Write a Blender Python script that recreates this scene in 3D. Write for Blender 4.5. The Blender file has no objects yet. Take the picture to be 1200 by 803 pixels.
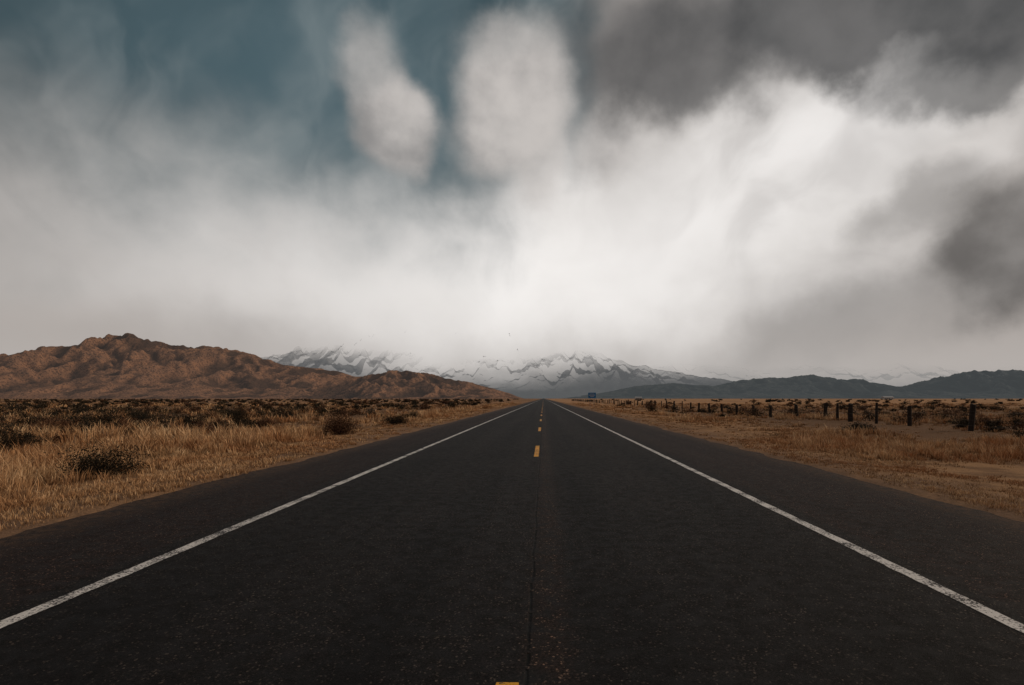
import bpy, math, numpy as np
from math import radians, atan, atan2, degrees, cos, sin
R = np.random.default_rng(7)
scene = bpy.context.scene
scene.view_settings.view_transform = 'Standard'
scene.view_settings.look = 'None'
scene.view_settings.exposure = 0
H = 1.6
F = 667.0
def PX(px, Y): return (px-637.0)/F*Y
def PZ(py, Y): return (467.0-py)/F*Y+H

# ------------------------------------------------------------ numpy noise
def _hash(ix, iy, seed):
    h = (ix.astype(np.int64)*374761393 + iy.astype(np.int64)*668265263 + seed*1442695041) & 0xFFFFFFFF
    h = ((h ^ (h >> 13))*1274126177) & 0xFFFFFFFF
    h = (h ^ (h >> 16)) & 0xFFFFFFFF
    return h/4294967295.0
def vn(x, y, seed=0):
    x = np.asarray(x, float); y = np.asarray(y, float)
    xi = np.floor(x); yi = np.floor(y); fx = x-xi; fy = y-yi
    fx = fx*fx*fx*(fx*(fx*6-15)+10); fy = fy*fy*fy*(fy*(fy*6-15)+10)
    a = _hash(xi, yi, seed); b = _hash(xi+1, yi, seed); c = _hash(xi, yi+1, seed); d = _hash(xi+1, yi+1, seed)
    return (a*(1-fx)+b*fx)*(1-fy)+(c*(1-fx)+d*fx)*fy
def fbm(x, y, o=4, seed=0, gain=.5):
    s = 0; a = 1; t = 0
    for i in range(o):
        s = s+a*vn(x*2**i+i*17.3, y*2**i-i*9.1, seed+i); t += a; a *= gain
    return s/t
def ridged(x, y, o=5, seed=0, gain=.5):
    s = 0; a = 1; t = 0; w = 1
    for i in range(o):
        c, s2 = cos(i*.9+.4), sin(i*.9+.4)
        xx = (x*c-y*s2)*2**i+i*13.7; yy = (x*s2+y*c)*2**i+i*5.9
        n = 1-np.sqrt((2*vn(xx, yy, seed+i)-1)**2+.004)
        s = s+a*n*w; t += a; a *= gain; w = np.clip(n*1.4, 0, 1)
    return s/t
def sst(a, b, x):
    t = np.clip((x-a)/(b-a), 0, 1); return t*t*(3-2*t)

def mesh_np(name, V, faces, attrs=None, smooth=False, mat=None, coll=True):
    me = bpy.data.meshes.new(name)
    V = np.ascontiguousarray(V, dtype=np.float32)
    me.vertices.add(len(V)); me.vertices.foreach_set('co', V.ravel())
    if not isinstance(faces, list): faces = [faces]
    faces = [f for f in faces if len(f)]
    nl = sum(f.size for f in faces); nf = sum(len(f) for f in faces)
    me.loops.add(nl); me.loops.foreach_set('vertex_index', np.concatenate([f.ravel() for f in faces]).astype(np.int32))
    st = []; o = 0
    for f in faces:
        st.append(o+np.arange(len(f))*f.shape[1]); o += f.size
    me.polygons.add(nf); me.polygons.foreach_set('loop_start', np.concatenate(st).astype(np.int32))
    if smooth: me.polygons.foreach_set('use_smooth', np.ones(nf, bool))
    if attrs:
        for k, v in attrs.items():
            a = me.attributes.new(k, 'FLOAT', 'POINT'); a.data.foreach_set('value', np.asarray(v, np.float32))
    me.update(calc_edges=True); me.validate()
    ob = bpy.data.objects.new(name, me)
    if coll: scene.collection.objects.link(ob)
    if mat: me.materials.append(mat)
    return ob
def grid_faces(nx, ny):
    i, j = np.meshgrid(np.arange(nx-1), np.arange(ny-1), indexing='ij')
    a = (i*ny+j).ravel()
    return np.stack([a, a+ny, a+ny+1, a+1], 1)

# ------------------------------------------------------------ node DSL
class T:
    def __init__(s, nt): s.nt = nt; s.L = nt.links
    def n(s, t, **k):
        nd = s.nt.nodes.new(t)
        for a, b in k.items(): setattr(nd, a, b)
        return nd
    def put(s, sock, v):
        if v is None: return
        if isinstance(v, bpy.types.NodeSocket): s.L.new(v, sock)
        elif isinstance(v, (tuple, list)):
            if sock.type == 'RGBA' and len(v) == 3: v = (*v, 1)
            sock.default_value = v
        else:
            try: sock.default_value = v
            except TypeError: sock.default_value = (v, v, v)
    def m(s, op, a, b=None, c=None, clamp=False):
        nd = s.n('ShaderNodeMath', operation=op, use_clamp=clamp)
        s.put(nd.inputs[0], a); s.put(nd.inputs[1], b)
        if c is not None: s.put(nd.inputs[2], c)
        return nd.outputs[0]
    def vm(s, op, a, b=None, scale=None):
        nd = s.n('ShaderNodeVectorMath', operation=op)
        s.put(nd.inputs[0], a)
        if b is not None: s.put(nd.inputs[1], b)
        if scale is not None: s.put(nd.inputs['Scale'], scale)
        return nd.outputs[0]
    def ss(s, x, a, b, lo=0., hi=1., mode='SMOOTHSTEP'):
        nd = s.n('ShaderNodeMapRange', interpolation_type=mode, clamp=True)
        s.put(nd.inputs[0], x); s.put(nd.inputs[1], a); s.put(nd.inputs[2], b); s.put(nd.inputs[3], lo); s.put(nd.inputs[4], hi)
        return nd.outputs[0]
    def mix(s, f, a, b, bt='MIX'):
        nd = s.n('ShaderNodeMix', data_type='RGBA', blend_type=bt, clamp_factor=True)
        s.put(nd.inputs[0], f); s.put(nd.inputs[6], a); s.put(nd.inputs[7], b)
        return nd.outputs[2]
    def noise(s, vec, scale, detail=4, rough=.5, dist=0., out=0):
        nd = s.n('ShaderNodeTexNoise'); s.put(nd.inputs['Vector'], vec)
        s.put(nd.inputs['Scale'], scale); s.put(nd.inputs['Detail'], detail); s.put(nd.inputs['Roughness'], rough); s.put(nd.inputs['Distortion'], dist)
        return nd.outputs[out]
    def xyz(s, v):
        nd = s.n('ShaderNodeSeparateXYZ'); s.put(nd.inputs[0], v); return nd.outputs
    def comb(s, x, y, z=0.):
        nd = s.n('ShaderNodeCombineXYZ'); s.put(nd.inputs[0], x); s.put(nd.inputs[1], y); s.put(nd.inputs[2], z); return nd.outputs[0]
def new_mat(name):
    m = bpy.data.materials.new(name); m.use_nodes = True
    t = T(m.node_tree); m.node_tree.nodes.clear()
    out = t.n('ShaderNodeOutputMaterial'); bs = t.n('ShaderNodeBsdfPrincipled')
    t.L.new(bs.outputs[0], out.inputs[0]); bs.inputs['Specular IOR Level'].default_value = .25
    bs.inputs['Roughness'].default_value = .85
    return m, t, bs, out
def objco(t): return t.n('ShaderNodeTexCoord').outputs['Object']
def geoP(t): return t.n('ShaderNodeNewGeometry').outputs['Position']

# ------------------------------------------------------------ WORLD / SKY
SUN_AZ, SUN_EL = 75, 26
w = bpy.data.worlds.new("World"); scene.world = w; w.use_nodes = True
w.cycles.sampling_method = 'MANUAL'; w.cycles.sample_map_resolution = 256
w.node_tree.nodes.clear(); t = T(w.node_tree)
wo = t.n('ShaderNodeOutputWorld'); bg = t.n('ShaderNodeBackground'); t.L.new(bg.outputs[0], wo.inputs[0])
bg.inputs[1].default_value = 0.1
nis = t.n('ShaderNodeTexSky', sky_type='NISHITA'); nis.sun_disc = False
nis.sun_elevation = radians(SUN_EL); nis.sun_rotation = radians(SUN_AZ)
dirv = t.n('ShaderNodeTexCoord').outputs['Generated']
dx, dy, dz = t.xyz(dirv)
D = 57.29578
az0 = t.m('MULTIPLY', t.m('ARCTAN2', dx, dy), D)
el0 = t.m('MULTIPLY', t.m('ARCSINE', dz), D)
wn = t.noise(dirv, 3.2, 3, .5, 0., out=1)
wx, wy, wz = t.xyz(wn)
wn2 = t.noise(dirv, 8.5, 6, .52, 0., out=1)
qx, qy, qz = t.xyz(wn2)
def warp(a, n1, k1, n2, k2):
    a = t.m('ADD', a, t.m('MULTIPLY', t.m('SUBTRACT', n1, .5), k1))
    return t.m('ADD', a, t.m('MULTIPLY', t.m('SUBTRACT', n2, .5), k2))
az = warp(az0, wx, 9, qx, 8.)
el = warp(el0, wy, 7, qy, 8.)
def ae(px, py):
    u = (px-637)/F; v = (467-py)/F; a = atan(u); return degrees(a), degrees(atan(v*cos(a)))
def blob(px, py, rx, ry, rot=0, soft=.4, A=None, E=None):
    A = A or az; E = E or el
    ca, ce = ae(px, py)
    ra = abs(ae(px+rx, py)[0]-ae(px-rx, py)[0])/2; re = abs(ae(px, py-ry)[1]-ae(px, py+ry)[1])/2
    a = t.m('SUBTRACT', A, ca); e = t.m('SUBTRACT', E, ce)
    c, s_ = cos(radians(rot)), sin(radians(rot))
    a2 = t.m('ADD', t.m('MULTIPLY', a, c/ra), t.m('MULTIPLY', e, s_/ra))
    e2 = t.m('ADD', t.m('MULTIPLY', a, -s_/re), t.m('MULTIPLY', e, c/re))
    r = t.m('SQRT', t.m('ADD', t.m('MULTIPLY', a2, a2), t.m('MULTIPLY', e2, e2)))
    return t.ss(r, 1-soft, 1+soft, 1., 0.)
ca, ce = ae(640, 520)
sa = t.m('SUBTRACT', az0, ca); se = t.m('SUBTRACT', el0, ce)
th = t.m('ADD', t.m('ARCTAN2', sa, se), t.m('MULTIPLY', wx, .8)); rr = t.m('SQRT', t.m('ADD', t.m('MULTIPLY', sa, sa), t.m('MULTIPLY', se, se)))
streak = t.noise(t.comb(t.m('MULTIPLY', th, 3.), t.m('MULTIPLY', rr, .075), 0.), 1.3, 4, .5, .3)
smask = t.ss(rr, 16., 34.)
bill = t.noise(t.vm('MULTIPLY', dirv, (1., 1., 1.9)), 2.6, 6, .50, .2)
# blue
blueN = t.vm('MULTIPLY', nis.outputs[0], (0.1*.16, 0.1*.19, 0.1*.14))
blue = t.mix(.75, blueN, (.092, .148, .174))
blue = t.mix(blob(400, 110, 250, 160, 0, .9), t.vm('SCALE', blue, scale=.54), blue)
blue = t.mix(t.m('MULTIPLY', smask, t.ss(streak, .38, .72, 0., .62)), blue, (.23, .27, .28))
# veil
Tn = t.ss(az, -8., 20., 18.0, 56.)
Tn = t.m('ADD', Tn, t.m('MULTIPLY', t.m('SUBTRACT', bill, .5), 12.))
Tn = t.m('ADD', Tn, t.m('MULTIPLY', t.m('SUBTRACT', streak, .5), 10.))
V = t.ss(t.m('SUBTRACT', el, Tn), -10., 9., 1., 0.)
vc = t.mix(t.ss(bill, .40, .66, 0., .45), (.395, .362, .340), (.28, .265, .256))
core = t.m('MAXIMUM', blob(600, 305, 420, 130, 0, .85), blob(930, 200, 320, 130, 26, .75))
vc = t.mix(t.m('MULTIPLY', core, .93), vc, (.70, .67, .645))
core2 = blob(600, 305, 300, 95, 0, .95)
vc = t.mix(t.m('MULTIPLY', core2, t.ss(bill, .38, .62, .95, .60)), vc, (.93, .90, .875))
vc = t.mix(t.m('MULTIPLY', blob(930, 175, 220, 70, 32, .9), t.ss(bill, .38, .62, .95, .45)), vc, (.87, .84, .82))
vc = t.mix(t.m('MULTIPLY', smask, t.ss(streak, .38, .68, 0., .42)), vc, (.40, .378, .365))
vc = t.mix(t.m('MULTIPLY', t.ss(el0, 1., 10., 1., 0.), t.ss(t.m('ABSOLUTE', t.m('SUBTRACT', az0, 1.)), 8., 38., .10, .8)), vc, (.40, .355, .325))
vc = t.mix(t.ss(el0, 2., 7., .45, 0.), vc, (.50, .475, .455))
col = t.mix(V, blue, vc)
for (a, b, c, d, r_, k) in [(527, 110, 36, 95, -6, .85), (678, 120, 26, 90, 12, .65), (380, 130, 60, 90, -10, .55)]:
    col = t.mix(t.m('MULTIPLY', blob(a, b, c, d, r_, .75), k), col, t.mix(.25, blue, (.14, .172, .185)))
# puffs
det = t.m('ADD', t.m('MULTIPLY', bill, .55), t.m('MULTIPLY', qz, .50))
body = t.ss(det, .40, .66)
pc = t.mix(body, (.27, .26, .255), (.57, .535, .51))
azp = warp(az0, wx, 4, qx, 5.5); elp = warp(el0, wy, 4, qy, 6.5)
for (a, b, c, d, r_, s_, k) in [(440, 85, 34, 60, -12, .5, .65), (466, 148, 50, 56, -10, .30, .95), (600, 70, 54, 60, 0, .45, .78), (597, 130, 66, 70, 6, .30, .95), (712, 178, 34, 44, 0, .55, .7), (635, 205, 28, 28, 0, .6, .5)]:
    col = t.mix(t.m('MULTIPLY', blob(a, b, c, d, r_, s_, azp, elp), k), col, pc)
# dark clouds
dc = t.mix(body, (.045, .048, .051), (.125, .122, .122))
dc = t.mix(t.ss(streak, .42, .70, 0., .45), dc, (.15, .148, .148))
for (a, b, c, d, r_, s_, k) in [(790, 85, 108, 76, 0, .38, .84), (735, 60, 85, 70, 0, .6, .4), (1040, 5, 300, 84, -8, .32, .94), (1140, 75, 120, 38, 0, .45, .72)]:
    col = t.mix(t.m('MULTIPLY', blob(a, b, c, d, r_, s_), k), col, dc)
col = t.mix(t.m('MULTIPLY', blob(1130, 178, 80, 30, 25, .35), .8), col, (.68, .645, .62))
dc2 = t.mix(body, (.105, .098, .093), (.24, .225, .215))
for (a, b, c, d, r_, s_, k) in [(1085, 228, 78, 36, 24, .55, .45), (1190, 285, 98, 78, 22, .42, .85), (1070, 350, 230, 38, 16, .85, .42)]:
    col = t.mix(t.m('MULTIPLY', blob(a, b, c, d, r_, s_), k), col, dc2)
rest = t.m('MAXIMUM', t.ss(t.m('ABSOLUTE', az0), 52., 85.), t.ss(el0, 38., 60.))
col = t.mix(rest, col, (.165, .165, .17))
t.L.new(t.vm('SCALE', col, scale=10.), bg.inputs[0])

sun = bpy.data.lights.new("sun", 'SUN'); sun.energy = 1.5; sun.angle = radians(10); sun.color = (1, .80, .60)
so = bpy.data.objects.new("sun", sun); scene.collection.objects.link(so)
so.rotation_euler = (radians(90-SUN_EL), 0, radians(180-SUN_AZ))

# ------------------------------------------------------------ GROUND
def ground_z(x, y):
    ax = np.abs(x)
    edge = 6.25+.22*(fbm(y*.9, x*0+np.sign(x)*3, 4, 5)-.5)*2
    z = -.05+.075*sst(-.35, .25, ax-edge)
    z = z-.16*sst(7.5, 12, ax)
    k = sst(6.8, 9.5, ax)
    near = 1-sst(60, 400, y)
    z = z+k*((fbm(x*.35, y*.35, 4, 11)-.5)*.22+(fbm(x*.05, y*.05, 3, 21)-.5)*.5*(1-sst(300, 900, y)))
    z = z+(1-k)*sst(0, .4, ax-edge)*(fbm(x*3, y*3, 3, 31)-.5)*.05*near
    return z
def geo(a, b, s0, g):
    o = [a]; s = s0
    while o[-1] < b: o.append(o[-1]+s); s *= g
    return o
xp = np.array([0, 3, 5.5]+list(np.arange(5.8, 7.2, .09))+geo(7.25, 30000, .13, 1.035))
xs = np.concatenate([-xp[:0:-1], xp])
ys = np.array([-400, -100, -40, -20, -10, -5]+geo(-2, 40000, .12, 1.0165))
GX, GY = np.meshgrid(xs, ys, indexing='ij')
GZ = ground_z(GX, GY)
mG, t, bs, out = new_mat("ground_dry_grassland")
P = geoP(t); x, y, z = t.xyz(P)
ax = t.m('ABSOLUTE', x)
flat = t.comb(x, y, 0.)
nA = t.noise(flat, .09, 4, .6); nB = t.noise(flat, .9, 5, .65); nC = t.noise(flat, 14., 4, .7)
nF = t.noise(t.comb(t.m('MULTIPLY', x, .006), t.m('MULTIPLY', y, .02), 0.), 1., 6, .65)
straw = t.mix(nC, (.19, .10, .048), (.55, .325, .17))
dirt = t.mix(nC, (.065, .036, .022), (.19, .106, .06))
axn = t.m('ADD', ax, t.m('MULTIPLY', t.m('SUBTRACT', nA, .5), 18.))
field = t.m('MULTIPLY', t.ss(axn, 12., 18.), .8)
patch = t.ss(nB, .42, .62)
f = t.m('MAXIMUM', t.m('MULTIPLY', patch, .6), field)
c = t.mix(f, straw, dirt)
far = t.ss(y, 45., 180.)
fc = t.mix(t.ss(nF, .44, .66), (.37, .20, .10), (.052, .035, .024))
side = t.ss(x, -10., 14.)
fcr = t.mix(t.ss(nF, .48, .72), (.47, .26, .13), (.13, .074, .045))
c = t.mix(t.m('MULTIPLY', far, .85), c, t.mix(side, fc, fcr))
verge = t.ss(ax, 8.6, 6.6)
c = t.mix(t.m('MULTIPLY', verge, t.ss(nB, .3, .6, .35, .9)), c, t.mix(nC, (.08, .05, .035), (.34, .205, .125)))
t.put(bs.inputs['Base Color'], c); bs.inputs['Roughness'].default_value = .95
bs.inputs['Specular IOR Level'].default_value = .05
bp = t.n('ShaderNodeBump'); bp.inputs['Strength'].default_value = .9; bp.inputs['Distance'].default_value = .06
t.put(bp.inputs['Height'], t.m('ADD', nC, nB)); t.L.new(bp.outputs[0], bs.inputs['Normal'])
mesh_np("ground", np.stack([GX.ravel(), GY.ravel(), GZ.ravel()], 1), grid_faces(len(xs), len(ys)), smooth=True, mat=mG)

# ------------------------------------------------------------ ROAD
mR, t, bs, out = new_mat("asphalt")
P = geoP(t); x, y, z = t.xyz(P)
vo = t.n('ShaderNodeTexVoronoi'); vo.inputs['Scale'].default_value = 85; t.L.new(P, vo.inputs['Vector'])
cr, cg, cb = t.xyz(vo.outputs['Color'])
big = t.noise(P, .5, 4, .6); mid = t.noise(P, 6., 4, .6)
fine = t.noise(P, 130., 2, .7)
base = t.mix(t.m('MULTIPLY', cr, fine), (.003, .003, .0035), (.058, .047, .044))
spk = t.ss(cg, .88, .98)
base = t.mix(t.m('MULTIPLY', spk, t.ss(cb, 0., 1., .15, 1.)), base, (.24, .185, .15))
base = t.mix(t.ss(fine, .50, .32, 0., .85), base, (.002, .002, .0025))
lon = t.noise(t.comb(t.m('MULTIPLY', x, 1.6), t.m('MULTIPLY', y, .035), 0.), 1., 4, .6)
k = t.m('ADD', t.m('MULTIPLY', lon, .95), t.m('MULTIPLY', big, .75))
k = t.m('ADD', k, t.m('SUBTRACT', t.m('MULTIPLY', mid, .8), .70))
ax = t.m('ABSOLUTE', t.m('SUBTRACT', x, -.25))
tr = t.m('ADD', t.ss(t.m('ABSOLUTE', t.m('SUBTRACT', ax, .95)), .1, .6, .18, 0.), t.ss(t.m('ABSOLUTE', t.m('SUBTRACT', ax, 2.7)), .1, .6, .18, 0.))
k = t.m('MAXIMUM', t.m('SUBTRACT', k, tr), .08)
base = t.vm('SCALE', base, scale=k)
base = t.mix(t.ss(ax, 3.75, 3.95), base, t.vm('MULTIPLY', base, (1.6, 1.18, 1.05)))
wob = t.m('MULTIPLY', t.m('SUBTRACT', t.noise(t.comb(0., y, 0.), .8, 4, .6), .5), .10)
xc = t.m('ADD', t.m('SUBTRACT', x, -.10), wob)
strip = t.m('MULTIPLY', t.ss(t.m('ABSOLUTE', t.m('SUBTRACT', xc, .14)), .05, .26, .8, 0.), t.ss(mid, .3, .6))
base = t.mix(strip, base, t.vm('MULTIPLY', base, (2.8, 2.2, 1.85)))
crk = t.ss(t.m('ABSOLUTE', xc), .003, .018, .9, 0.)
crk = t.m('MULTIPLY', crk, t.ss(t.noise(P, 9., 3, .5), .34, .5))
base = t.mix(crk, base, (.002, .002, .002))
dust = t.m('MULTIPLY', t.ss(t.m('ABSOLUTE', x), 5.3, 6.4), t.ss(mid, .35, .65, .1, .85))
base = t.mix(dust, base, (.12, .075, .05))
t.put(bs.inputs['Base Color'], base)
t.put(bs.inputs['Roughness'], t.ss(mid, .3, .7, .70, .9)); bs.inputs['Specular IOR Level'].default_value = .12
bp = t.n('ShaderNodeBump'); bp.inputs['Strength'].default_value = 1.; bp.inputs['Distance'].default_value = .012
hgt = t.m('SUBTRACT', t.m('ADD', fine, t.m('MULTIPLY', cr, .5)), t.m('MULTIPLY', crk, 2.))
t.put(bp.inputs['Height'], hgt); t.L.new(bp.outputs[0], bs.inputs['Normal'])
yr = np.array(geo(-30, 9000, .5, 1.03)); xr = np.array([-6.9, -3.5, 0, 3.5, 6.9])
A, B = np.meshgrid(xr, yr, indexing='ij')
mesh_np("road", np.stack([A.ravel(), B.ravel(), A.ravel()*0], 1), grid_faces(len(xr), len(yr)), mat=mR)

def paint(name, colr, worn):
    m, t, bs, out = new_mat(name)
    P = geoP(t)
    n1 = t.noise(P, 45., 4, .7); n2 = t.noise(P, 3., 3, .6)
    f = t.ss(t.m('ADD', n1, t.m('MULTIPLY', t.m('SUBTRACT', n2, .5), .6)), worn, worn+.10)
    c = t.mix(t.noise(P, 18., 3, .6), tuple(v*.72 for v in colr), colr)
    t.put(bs.inputs['Base Color'], t.mix(f, (.03, .027, .026), c))
    bs.inputs['Roughness'].default_value = .7
    bp = t.n('ShaderNodeBump'); bp.inputs['Strength'].default_value = .5; bp.inputs['Distance'].default_value = .004
    t.put(bp.inputs['Height'], t.noise(P, 130., 2, .7)); t.L.new(bp.outputs[0], bs.inputs['Normal'])
    return m
mW = paint("worn_white_paint", (.82, .78, .74), .41); mY = paint("worn_yellow_paint", (.85, .40, .03), .38)
def strip(name, xc, wd, y0, y1, mat, jit=.006, step=.03):
    yy = np.array(geo(y0, y1, step, 1.012)) if y1-y0 > 50 else np.arange(y0, y1+.001, .04)
    n = len(yy); j1 = (fbm(yy*6, yy*0, 3, int(abs(xc)*9))-.5)*jit*4; j2 = (fbm(yy*6, yy*0+9, 3, 8)-.5)*jit*4
    V = np.concatenate([np.stack([xc-wd/2+j1, yy, yy*0+.004], 1), np.stack([xc+wd/2+j2, yy, yy*0+.004], 1)])
    i = np.arange(n-1)
    return mesh_np(name, V, np.stack([i, i+n, i+n+1, i+1], 1), mat=mat)
strip("white_edge_line", -3.83, .13, .5, 6000, mW)
strip("white_edge_line", 3.33, .13, .5, 6000, mW)
ye = bpy.data.objects.new("yellow_centre_line", None); scene.collection.objects.link(ye)
for i in range(60):
    y0 = 15.6+(i-1)*12.2-(3.8 if i == 0 else 0)
    o = strip(f"dash_{i+1}", -.20, .13, y0, y0+3.6, mY); o.parent = ye

# ------------------------------------------------------------ MOUNTAINS
def rock_mat(name, low, high, gully, haze, hazec, fade=None, snow=None, tree=None, nscale=1/60., bump=14.):
    m, t, bs, out = new_mat(name)
    P = geoP(t); x, y, z = t.xyz(P)
    n1 = t.noise(P, nscale, 6, .68); n2 = t.noise(P, nscale*5, 4, .7)
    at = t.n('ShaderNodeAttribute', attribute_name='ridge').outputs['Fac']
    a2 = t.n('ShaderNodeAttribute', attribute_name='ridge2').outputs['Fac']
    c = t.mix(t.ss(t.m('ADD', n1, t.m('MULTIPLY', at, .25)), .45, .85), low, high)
    c = t.mix(t.ss(at, .50, .28, 0., .85), c, gully)  # gullies coloured as darker vegetation, painted in to deepen the weak relief shading
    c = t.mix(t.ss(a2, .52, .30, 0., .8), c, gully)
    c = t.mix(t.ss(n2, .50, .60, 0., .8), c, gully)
    if tree:
        c = t.mix(t.ss(t.m('ADD', n1, t.m('MULTIPLY', z, -1/tree[0])), .05, .45, 0., 1.), c, tree[1])
    if snow:
        s_ = t.m('ADD', t.m('MULTIPLY', z, 1/snow[1]), t.m('MULTIPLY', t.m('SUBTRACT', n2, .5), 2.6))
        s_ = t.m('ADD', s_, t.m('MULTIPLY', t.m('SUBTRACT', n1, .5), 2.2))
        s_ = t.m('ADD', s_, t.m('MULTIPLY', t.m('SUBTRACT', a2, .55), .6))
        c = t.mix(t.ss(s_, snow[0]-.35, snow[0]+.55, 0., snow[2]), c, (.50, .51, .53))
    t.put(bs.inputs['Base Color'], c); bs.inputs['Roughness'].default_value = 1; bs.inputs['Specular IOR Level'].default_value = 0
    bp = t.n('ShaderNodeBump'); bp.inputs['Strength'].default_value = 1.; bp.inputs['Distance'].default_value = bump
    t.put(bp.inputs['Height'], t.m('ADD', n1, t.m('MULTIPLY', n2, .5))); t.L.new(bp.outputs[0], bs.inputs['Normal'])
    em = t.n('ShaderNodeEmission'); em.inputs[0].default_value = (*hazec, 1)  # aerial haze painted onto the slopes as a sky-coloured glow
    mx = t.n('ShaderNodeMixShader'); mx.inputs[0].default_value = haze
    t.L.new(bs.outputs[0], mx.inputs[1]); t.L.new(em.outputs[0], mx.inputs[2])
    last = mx.outputs[0]
    if fade:
        z0, z1, amp, dip, x0 = fade
        fn = t.noise(t.vm('MULTIPLY', P, (1/900., 1/900., 1/300.)), 1., 5, .55)
        zz = t.m('ADD', z, t.m('MULTIPLY', t.m('SUBTRACT', fn, .5), amp))
        if dip:
            zz = t.m('ADD', zz, t.ss(t.m('ABSOLUTE', t.m('SUBTRACT', x, x0)), 0., 1500., dip, 0.))
            zz = t.m('SUBTRACT', zz, t.ss(x, -1900., -2700., 0., 100.))
        tr = t.n('ShaderNodeBsdfTransparent'); m2 = t.n('ShaderNodeMixShader')
        t.put(m2.inputs[0], t.ss(zz, z0, z1)); t.L.new(last, m2.inputs[1]); t.L.new(tr.outputs[0], m2.inputs[2])
        last = m2.outputs[0]
    t.L.new(last, out.inputs[0])
    return m
def mountain(name, prof, Yc, Yf, Yb, mat, step, seed, gs, rough=.35, crestn=.04, cut=None):
    pp = np.array(prof, float)
    px = (pp[:, 0]-637)/F*Yc; hz = (467-pp[:, 1])/F*Yc
    X = np.arange(px[0], px[-1], step); Y = np.arange(Yf, Yb, step*1.2)
    A, B = np.meshgrid(X, Y, indexing='ij')
    W1 = (fbm(A/gs*.5, B/gs*.5, 4, seed+50)-.5)*gs*1.6; W2 = (fbm(A/gs*.5, B/gs*.5, 4, seed+60)-.5)*gs*1.6
    crest = Yc+(fbm(A/1500., A*0, 2, seed+3)-.5)*(Yc-Yf)*.35
    k = max(1, int(gs*.12/step)); kern = np.ones(2*k+1)/(2*k+1)
    hX = np.convolve(np.pad(np.interp(X, px, hz), k, mode='edge'), kern, mode='valid')
    Hh = np.interp(A+W1*.10, X, hX)
    tt = np.clip((B-Yf)/(crest-Yf), 0, 1); tb = np.clip((Yb-B)/(Yb-crest), 0, 1)
    front = .45*tt+.55*tt**2.0
    s_ = np.where(B < crest, front, tb**1.2)
    r1 = ridged((A+W1)/gs, (B+W2)/(gs*1.7), 5, seed, .5)
    r3 = ridged((A+W2*.5)/(gs*.33), (B+W1*.5)/(gs*.42), 4, seed+77, .5)
    r2 = fbm(A/(gs*.18), B/(gs*.25), 4, seed+20)
    r1n = (r1-r1.mean())/r1.std()*.16; r3n = (r3-r3.mean())/r3.std()*.16
    mid_ = np.sin(np.pi*np.clip(s_, 0, 1))**.8
    Z = Hh*(s_+rough*mid_*r1n*1.5+rough*.50*mid_*r3n+.06*mid_*(r2-.5)+crestn*(r2-.5)*1.2*s_+crestn*1.2*r1n*s_+crestn*1.2*r3n*s_)
    Z = Z-6*(1-sst(0, .05, s_))
    endf = sst(0, step*25, A-px[0])*sst(0, step*25, px[-1]-A)
    Z = Z*endf-3
    fc = grid_faces(len(X), len(Y))
    if cut:   # everything above the cloud base is hidden in the cloud: not built
        zf = Z.ravel()[fc].min(1); bf = (B-crest).ravel()[fc].min(1)
        fc = fc[(zf < cut) & (bf < 20)]
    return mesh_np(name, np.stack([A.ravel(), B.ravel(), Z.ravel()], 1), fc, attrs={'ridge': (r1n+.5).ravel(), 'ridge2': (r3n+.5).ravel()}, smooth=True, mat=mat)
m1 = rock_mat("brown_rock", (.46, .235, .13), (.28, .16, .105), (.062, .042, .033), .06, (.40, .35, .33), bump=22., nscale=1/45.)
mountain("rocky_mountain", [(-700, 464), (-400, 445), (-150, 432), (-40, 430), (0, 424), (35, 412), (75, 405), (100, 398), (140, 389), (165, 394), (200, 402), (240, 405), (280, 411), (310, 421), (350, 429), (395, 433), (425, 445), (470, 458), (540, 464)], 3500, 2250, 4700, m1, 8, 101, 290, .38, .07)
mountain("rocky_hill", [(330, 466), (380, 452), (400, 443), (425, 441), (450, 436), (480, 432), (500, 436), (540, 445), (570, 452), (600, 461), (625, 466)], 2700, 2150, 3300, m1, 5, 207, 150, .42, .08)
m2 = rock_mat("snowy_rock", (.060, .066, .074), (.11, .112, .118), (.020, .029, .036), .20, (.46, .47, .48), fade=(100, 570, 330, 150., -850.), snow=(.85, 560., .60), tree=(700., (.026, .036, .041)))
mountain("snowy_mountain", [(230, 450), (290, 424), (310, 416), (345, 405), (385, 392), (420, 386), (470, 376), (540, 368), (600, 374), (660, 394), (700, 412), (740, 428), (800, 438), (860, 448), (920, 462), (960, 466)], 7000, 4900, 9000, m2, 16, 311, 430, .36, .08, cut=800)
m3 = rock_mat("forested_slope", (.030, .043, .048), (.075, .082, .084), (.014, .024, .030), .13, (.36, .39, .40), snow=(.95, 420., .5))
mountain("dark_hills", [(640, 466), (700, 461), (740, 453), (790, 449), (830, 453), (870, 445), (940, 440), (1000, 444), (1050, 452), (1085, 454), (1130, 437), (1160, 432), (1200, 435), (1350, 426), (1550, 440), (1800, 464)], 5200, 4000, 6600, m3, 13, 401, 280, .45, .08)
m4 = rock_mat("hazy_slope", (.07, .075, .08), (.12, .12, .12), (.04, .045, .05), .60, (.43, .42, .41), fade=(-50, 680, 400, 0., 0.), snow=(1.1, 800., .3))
mountain("hazy_mountain", [(640, 450), (700, 434), (760, 422), (800, 422), (850, 428), (900, 426), (1000, 422), (1100, 416), (1200, 406), (1400, 400), (1700, 430), (1900, 464)], 11000, 8300, 14000, m4, 30, 503, 800, .30, .06, cut=890)

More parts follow.
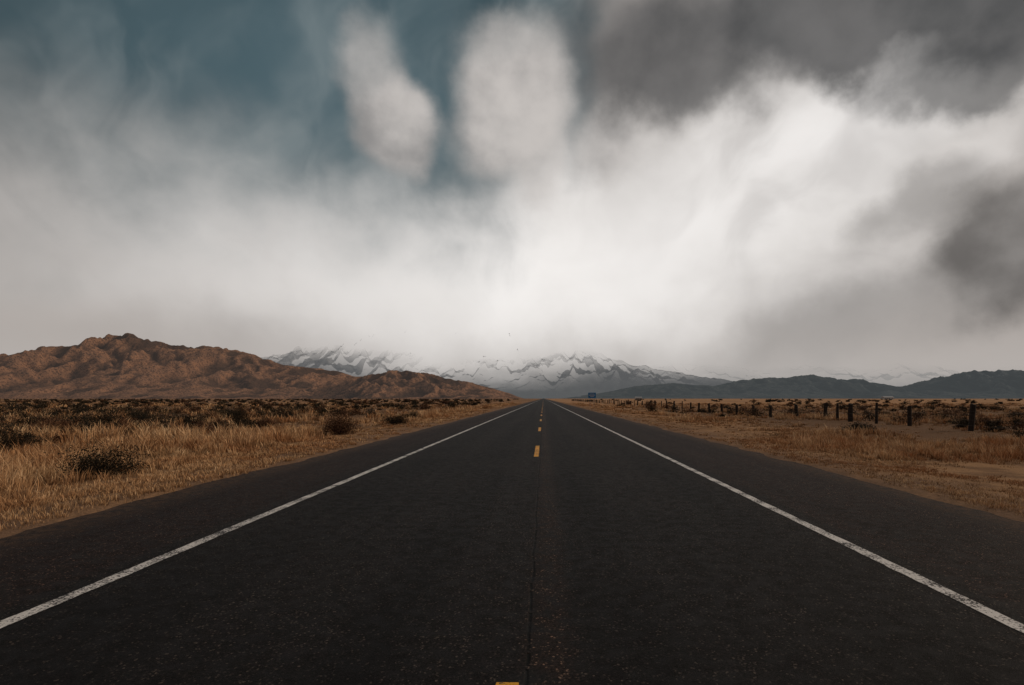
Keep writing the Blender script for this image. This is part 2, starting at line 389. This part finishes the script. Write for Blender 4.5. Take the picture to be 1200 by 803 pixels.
# ------------------------------------------------------------ GRASS
def leafmat(name, c0, c1, c2):
    m, t, bs, out = new_mat(name)
    a = t.n('ShaderNodeAttribute', attribute_name='tint').outputs['Fac']
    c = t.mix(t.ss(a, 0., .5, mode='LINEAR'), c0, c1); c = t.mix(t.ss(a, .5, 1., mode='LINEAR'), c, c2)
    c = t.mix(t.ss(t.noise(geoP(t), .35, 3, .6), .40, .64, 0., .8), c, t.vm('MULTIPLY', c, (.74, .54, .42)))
    t.put(bs.inputs['Base Color'], c); bs.inputs['Specular IOR Level'].default_value = .1
    return m
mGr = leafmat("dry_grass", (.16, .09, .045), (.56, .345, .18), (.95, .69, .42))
mLf = leafmat("shrub_foliage", (.016, .014, .010), (.042, .036, .024), (.10, .075, .048))
mTw = leafmat("shrub_red_brown", (.045, .026, .017), (.14, .072, .042), (.30, .18, .105))
NT = 52000
SHR = [(120, 556, 92, 40, 'L'), (398, 508, 48, 26, 'T'), (188, 497, 56, 28, 'L'), (125, 498, 34, 21, 'L'), (280, 492, 30, 20, 'L'), (342, 489, 38, 18, 'L'), (462, 498, 38, 14, 'L'), (482, 492, 24, 13, 'L'), (1006, 507, 34, 13, 'L'), (60, 503, 46, 18, 'T'), (165, 490, 30, 14, 'L'), (20, 522, 70, 20, 'L'), (232, 500, 26, 14, 'L'), (310, 497, 22, 12, 'T')]
Zt = np.exp(R.uniform(np.log(4.5), np.log(190), NT)); sd = np.where(R.random(NT) < .5, -1, 1)
Xt = sd*(6.45+R.random(NT)**1.15*(Zt*1.05-1.0))
axx = np.abs(Xt)
pn = fbm(Xt*.16, Zt*.16, 4, 71)+.15*(fbm(Xt*1.1, Zt*1.1, 2, 72)-.5)
zone = np.where(sd < 0, 1-.78*sst(11, 17, axx+(pn-.5)*18), 1-.5*sst(10, 15, axx+(pn-.5)*14))
verge = 1-sst(6.5, 8.6, axx)
keep = R.random(NT) < np.clip(zone*sst(.28, .50, pn)*(1-.55*verge)+verge*.18, 0, 1)
for (px, py, wpx, hpx, mt) in SHR[:2]:
    Y = H*F/(py-467); X = PX(px, Y); keep &= ~((np.abs(Xt-X) < wpx/F*Y*.75) & (Zt < Y+1.) & (Zt > Y-3.) & (R.random(NT) < .75))
Xt, Zt, axx, pn, zone, sd, verge = [a[keep] for a in (Xt, Zt, axx, pn, zone, sd, verge)]
ht = (.08+.40*sst(8.0, 10.6, axx+(pn-.5)*3)*sst(.34, .62, pn))*R.uniform(.55, 1.5, len(Xt))*np.where(sd > 0, .66, 1)
ht = np.where(axx < 7.6, np.minimum(ht, .13), ht)
NB = 15
n = len(Xt); ti = np.repeat(np.arange(n), NB)
dist = Zt[ti]
rad = (.05+.12*R.random(n))[ti]*(1+dist*.02); ang = R.uniform(0, 6.283, n*NB); rr_ = rad*np.sqrt(R.random(n*NB))
bx = Xt[ti]+rr_*np.cos(ang); by = Zt[ti]+rr_*np.sin(ang); bz = ground_z(bx, by)-.01
h = ht[ti]*R.uniform(.5, 1.15, n*NB); wd = np.maximum(.0035, .0006*dist)*R.uniform(.6, 1.3, n*NB)
la = ang+R.normal(0, .7, n*NB); ln = h*R.uniform(.1, .75, n*NB)
wa = R.uniform(0, 3.1416, n*NB); ux, uy = np.cos(wa)*wd, np.sin(wa)*wd
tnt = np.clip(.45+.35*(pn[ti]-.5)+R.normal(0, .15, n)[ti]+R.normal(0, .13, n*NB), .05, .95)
V = np.empty((n*NB, 5, 3))
V[:, 0] = np.stack([bx-ux, by-uy, bz], 1); V[:, 1] = np.stack([bx+ux, by+uy, bz], 1)
mxp = bx+np.cos(la)*ln*.35; myp = by+np.sin(la)*ln*.35; mzp = bz+h*.6
V[:, 2] = np.stack([mxp+ux*.75, myp+uy*.75, mzp], 1); V[:, 3] = np.stack([mxp-ux*.75, myp-uy*.75, mzp], 1)
V[:, 4] = np.stack([bx+np.cos(la)*ln, by+np.sin(la)*ln, bz+h], 1)
b = np.arange(n*NB)*5
q = np.stack([b, b+1, b+2, b+3], 1); tr3 = np.stack([b+3, b+2, b+4], 1)
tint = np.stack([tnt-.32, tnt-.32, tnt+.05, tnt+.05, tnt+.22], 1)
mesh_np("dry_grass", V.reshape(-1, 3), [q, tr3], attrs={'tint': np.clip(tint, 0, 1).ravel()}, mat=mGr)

# ------------------------------------------------------------ SHRUBS
def shrub_geo(cx, cy, wdt, hgt, nleaf, nstem, ls, rg):
    bz = float(ground_z(np.array([cx]), np.array([cy]))[0])
    nc = max(5, nstem)
    a = rg.uniform(0, 6.283, nc); e = np.arcsin(rg.uniform(.05, 1, nc)); r = rg.uniform(.55, 1.05, nc)
    C = np.stack([np.cos(a)*np.cos(e)*r*wdt/2, np.sin(a)*np.cos(e)*r*wdt/2, (.12+np.sin(e)*r*.85)*hgt], 1)
    ci = rg.integers(0, nc, nleaf); s = np.array([wdt, wdt, hgt])*np.array([.09, .09, .11])
    Pp = C[ci]*(rg.uniform(.45, 1.08, (nleaf, 1)))+rg.normal(0, 1, (nleaf, 3))*s
    Pp[:, 2] = np.maximum(Pp[:, 2], .01)
    u = rg.normal(0, 1, (nleaf, 3)); u /= np.linalg.norm(u, axis=1)[:, None]
    v = np.cross(u, rg.normal(0, 1, (nleaf, 3))); v /= np.linalg.norm(v, axis=1)[:, None]+1e-9
    sz = ls*rg.uniform(.5, 1.4, (nleaf, 1))
    Q = np.stack([Pp-u*sz, Pp+v*sz*.45, Pp+u*sz, Pp-v*sz*.45], 1)
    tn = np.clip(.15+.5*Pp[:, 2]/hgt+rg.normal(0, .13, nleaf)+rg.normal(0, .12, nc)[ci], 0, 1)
    wv = np.cross(C, np.array([0, 0, 1.]))+1e-4; wv /= np.linalg.norm(wv, axis=1)[:, None]; wv *= max(.006, ls*.25)
    base = rg.normal(0, .05, (nc, 3))*np.array([1, 1, 0])
    S = np.stack([base-wv, base+wv, C*1.05+wv*.3, C*1.05-wv*.3], 1)
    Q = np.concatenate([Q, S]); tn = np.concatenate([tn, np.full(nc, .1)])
    Q = Q+np.array([cx, cy, bz])
    return Q, np.repeat(tn, 4)
def shrub(name, lst, mat):
    Qs, Ts = zip(*[shrub_geo(*p) for p in lst]); Q = np.concatenate(Qs); Tn = np.concatenate(Ts)
    b = np.arange(len(Q))*4
    return mesh_np(name, Q.reshape(-1, 3), np.stack([b, b+1, b+2, b+3], 1), attrs={'tint': Tn}, mat=mat)
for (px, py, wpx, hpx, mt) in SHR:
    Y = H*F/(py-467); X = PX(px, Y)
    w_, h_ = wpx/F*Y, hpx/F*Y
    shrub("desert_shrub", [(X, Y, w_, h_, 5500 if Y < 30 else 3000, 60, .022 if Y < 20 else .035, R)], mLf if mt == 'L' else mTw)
lst = []; lst2 = []
for i in range(3200):
    Y = math.exp(R.uniform(math.log(15), math.log(900))); s = -1 if R.random() < .66 else 1
    X = s*(12+R.random()*(Y*1.15))
    if abs(X) < 12+Y*.03: continue
    if s > 0 and R.random() < .45: continue
    if s < 0 and Y < 110 and R.random() < .35: continue
    if float(fbm(np.array([X*.03]), np.array([Y*.03]), 2, 91)[0]) < .40: continue
    wd_ = R.uniform(.4, 2.3)*(1+min(Y, 500)*.002)*(1 if Y > 35 else .6); hh = wd_*R.uniform(.35, .65)
    nl = int(max(36, 800*min(1, (35/Y)**1.0)))
    (lst if R.random() < .7 else lst2).append((X, Y, wd_, min(hh, 1.35), nl, 14, max(.04, Y*.0011), R))
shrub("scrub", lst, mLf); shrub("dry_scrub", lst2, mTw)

# ------------------------------------------------------------ FENCE
mP, t, bs, out = new_mat("weathered_wood")
P = objco(t)
c = t.mix(t.noise(t.vm('MULTIPLY', P, (30., 30., 2.5)), 1., 5, .6), (.012, .009, .008), (.06, .045, .036))
t.put(bs.inputs['Base Color'], c); bs.inputs['Roughness'].default_value = .95; bs.inputs['Specular IOR Level'].default_value = .1
mM, t, bs, out = new_mat("rusty_wire"); bs.inputs['Metallic'].default_value = .6; bs.inputs['Roughness'].default_value = .6
t.put(bs.inputs['Base Color'], t.mix(t.noise(objco(t), 20.), (.10, .06, .04), (.20, .17, .15)))
fe = bpy.data.objects.new("wooden_post_fence", None); scene.collection.objects.link(fe)
FX = 21.0
zs = [8, 12.5, 17, 22, 27.9, 32.7, 35.6, 38.8, 40.7, 42.7, 47.3, 52.7, 57, 62, 67, 72]
while zs[-1] < 420: zs.append(zs[-1]+R.uniform(4.3, 6))
tops = []
for i, Y in enumerate(zs):
    thin = (Y in (35.6, 40.7)) or (Y > 72 and i % 3 == 0)
    r = (.09 if thin else .14)*R.uniform(.85, 1.15); hh = R.uniform(1.12, 1.3)*(1.1 if Y == 27.9 else 1)
    X = FX+R.normal(0, .06); ns = 9; lv = 7
    tx, ty = R.normal(0, .035, 2)
    ph = R.uniform(0, 6.28, 3); g0 = float(ground_z(np.array([X]), np.array([Y]))[0])
    V = []
    for l in range(lv):
        zz = -.25+(hh+.25)*l/(lv-1)
        for k in range(ns):
            a = 2*math.pi*k/ns; q_ = r*(1+.13*math.sin(2*a+ph[0]+zz)+.07*math.sin(3*a+ph[1]+3*zz))*(1-.1*max(zz, 0)/hh)
            V.append((q_*cos(a)+tx*zz, q_*sin(a)+ty*zz, zz+(.05*math.sin(a+ph[2]) if l == lv-1 else 0)))
    V.append((tx*hh, ty*hh, hh+.01)); nv = len(V)-1
    me = bpy.data.meshes.new("post")
    fs = [(l*ns+k, l*ns+(k+1) % ns, (l+1)*ns+(k+1) % ns, (l+1)*ns+k) for l in range(lv-1) for k in range(ns)]
    fs += [((lv-1)*ns+k, (lv-1)*ns+(k+1) % ns, nv) for k in range(ns)]
    me.from_pydata(V, [], fs); me.materials.append(mP)
    o = bpy.data.objects.new(f"post_{i+1}", me); o.location = (X, Y, g0); scene.collection.objects.link(o); o.parent = fe
    tops.append((X-r, Y, g0))
for wi, wz in enumerate((.28, .55, .80, .98)):
    cu = bpy.data.curves.new("wire", 'CURVE'); cu.dimensions = '3D'; cu.bevel_depth = .004; cu.bevel_resolution = 1
    pts = []
    for i in range(len(tops)):
        pts.append((tops[i][0], tops[i][1], tops[i][2]+wz))
        if i+1 < len(tops):
            a_, b_ = tops[i], tops[i+1]
            pts.append(((a_[0]+b_[0])/2, (a_[1]+b_[1])/2, (a_[2]+b_[2])/2+wz-R.uniform(.01, .05)))
    sp = cu.splines.new('POLY'); sp.points.add(len(pts)-1)
    for p_, c_ in zip(sp.points, pts): p_.co = (*c_, 1)
    cu.materials.append(mM); o = bpy.data.objects.new(f"wire_{wi+1}", cu); scene.collection.objects.link(o); o.parent = fe

# ------------------------------------------------------------ SIGN + FARM HOUSE
def simple_mat(name, col, rough=.6, metal=0., var=.25):
    m, t, bs, out = new_mat(name)
    t.put(bs.inputs['Base Color'], t.mix(t.noise(objco(t), 6., 5, .6), tuple(c*(1-var) for c in col), col))
    bs.inputs['Roughness'].default_value = rough; bs.inputs['Metallic'].default_value = metal
    return m
mBl = simple_mat("blue_sign_paint", (.03, .22, .50)); mSt = simple_mat("galvanised_steel", (.35, .35, .36), .5, .8); mWh = simple_mat("white_letters", (.75, .75, .75))
def box(name, cx, cy, cz, sx, sy, sz, mat, parent=None, bev=.0):
    V = [(x*sx/2, y*sy/2, z*sz/2) for x in (-1, 1) for y in (-1, 1) for z in (-1, 1)]
    me = bpy.data.meshes.new(name); me.from_pydata(V, [], [(0, 1, 3, 2), (4, 6, 7, 5), (0, 4, 5, 1), (2, 3, 7, 6), (0, 2, 6, 4), (1, 5, 7, 3)])
    me.materials.append(mat); o = bpy.data.objects.new(name, me); o.location = (cx, cy, cz); scene.collection.objects.link(o)
    if bev:
        b_ = o.modifiers.new("b", 'BEVEL'); b_.width = bev; b_.segments = 3
    if parent: o.parent = parent
    return o
sg = bpy.data.objects.new("road_sign", None); scene.collection.objects.link(sg)
box("panel", 8.6, 101, 2.15, 1.35, .03, .95, mBl, sg, .01)
box("post_1", 8.25, 101.05, .95, .06, .06, 2.5, mSt, sg); box("post_2", 8.95, 101.05, .95, .06, .06, 2.5, mSt, sg)
for k, (z_, wl) in enumerate([(2.38, .9), (2.15, 1.05), (1.93, .7)]): box(f"text_line_{k+1}", 8.6, 100.98, z_, wl, .006, .08, mWh, sg)
mWall = simple_mat("house_wall", (.62, .60, .56), .8); mRoof = simple_mat("house_roof", (.45, .45, .46), .5); mDk = simple_mat("window_glass", (.03, .035, .04), .2)
def house(px, Y, L, hgt):
    X = PX(px, Y); e = bpy.data.objects.new("farm_house", None); scene.collection.objects.link(e)
    box("walls", X, Y, hgt/2-.2, L, 8, hgt+.4, mWall, e)
    me = bpy.data.meshes.new("roof"); a = L/2+.5
    me.from_pydata([(-a, -4.6, 0), (a, -4.6, 0), (a, 4.6, 0), (-a, 4.6, 0), (-a, 0, 2.2), (a, 0, 2.2)], [], [(0, 1, 5, 4), (2, 3, 4, 5), (0, 4, 3), (1, 2, 5), (0, 3, 2, 1)])
    me.materials.append(mRoof); o = bpy.data.objects.new("roof", me); o.location = (X, Y, hgt+.01); o.parent = e; scene.collection.objects.link(o)
    for k, f in enumerate((-.33, .05, .33)): box(f"window_{k+1}", X+f*L, Y-4.02, hgt*.55, 1.3, .05, 1.2, mDk, e)
    box("door", X-.14*L, Y-4.02, 1.05, 1.0, .05, 2.1, mDk, e)
house(1040, 900, 15, 3); house(748, 1200, 14, 3)

# ------------------------------------------------------------ CAMERA
cam = bpy.data.cameras.new("camera"); co = bpy.data.objects.new("camera", cam); scene.collection.objects.link(co)
co.location = (0, 0, H); co.rotation_euler = (radians(90), 0, 0)
cam.sensor_width = 36; cam.lens = F/1200*36; cam.clip_start = .1; cam.clip_end = 60000
cam.shift_x = (600-637)/1200; cam.shift_y = (467-401.5)/1200
scene.camera = co
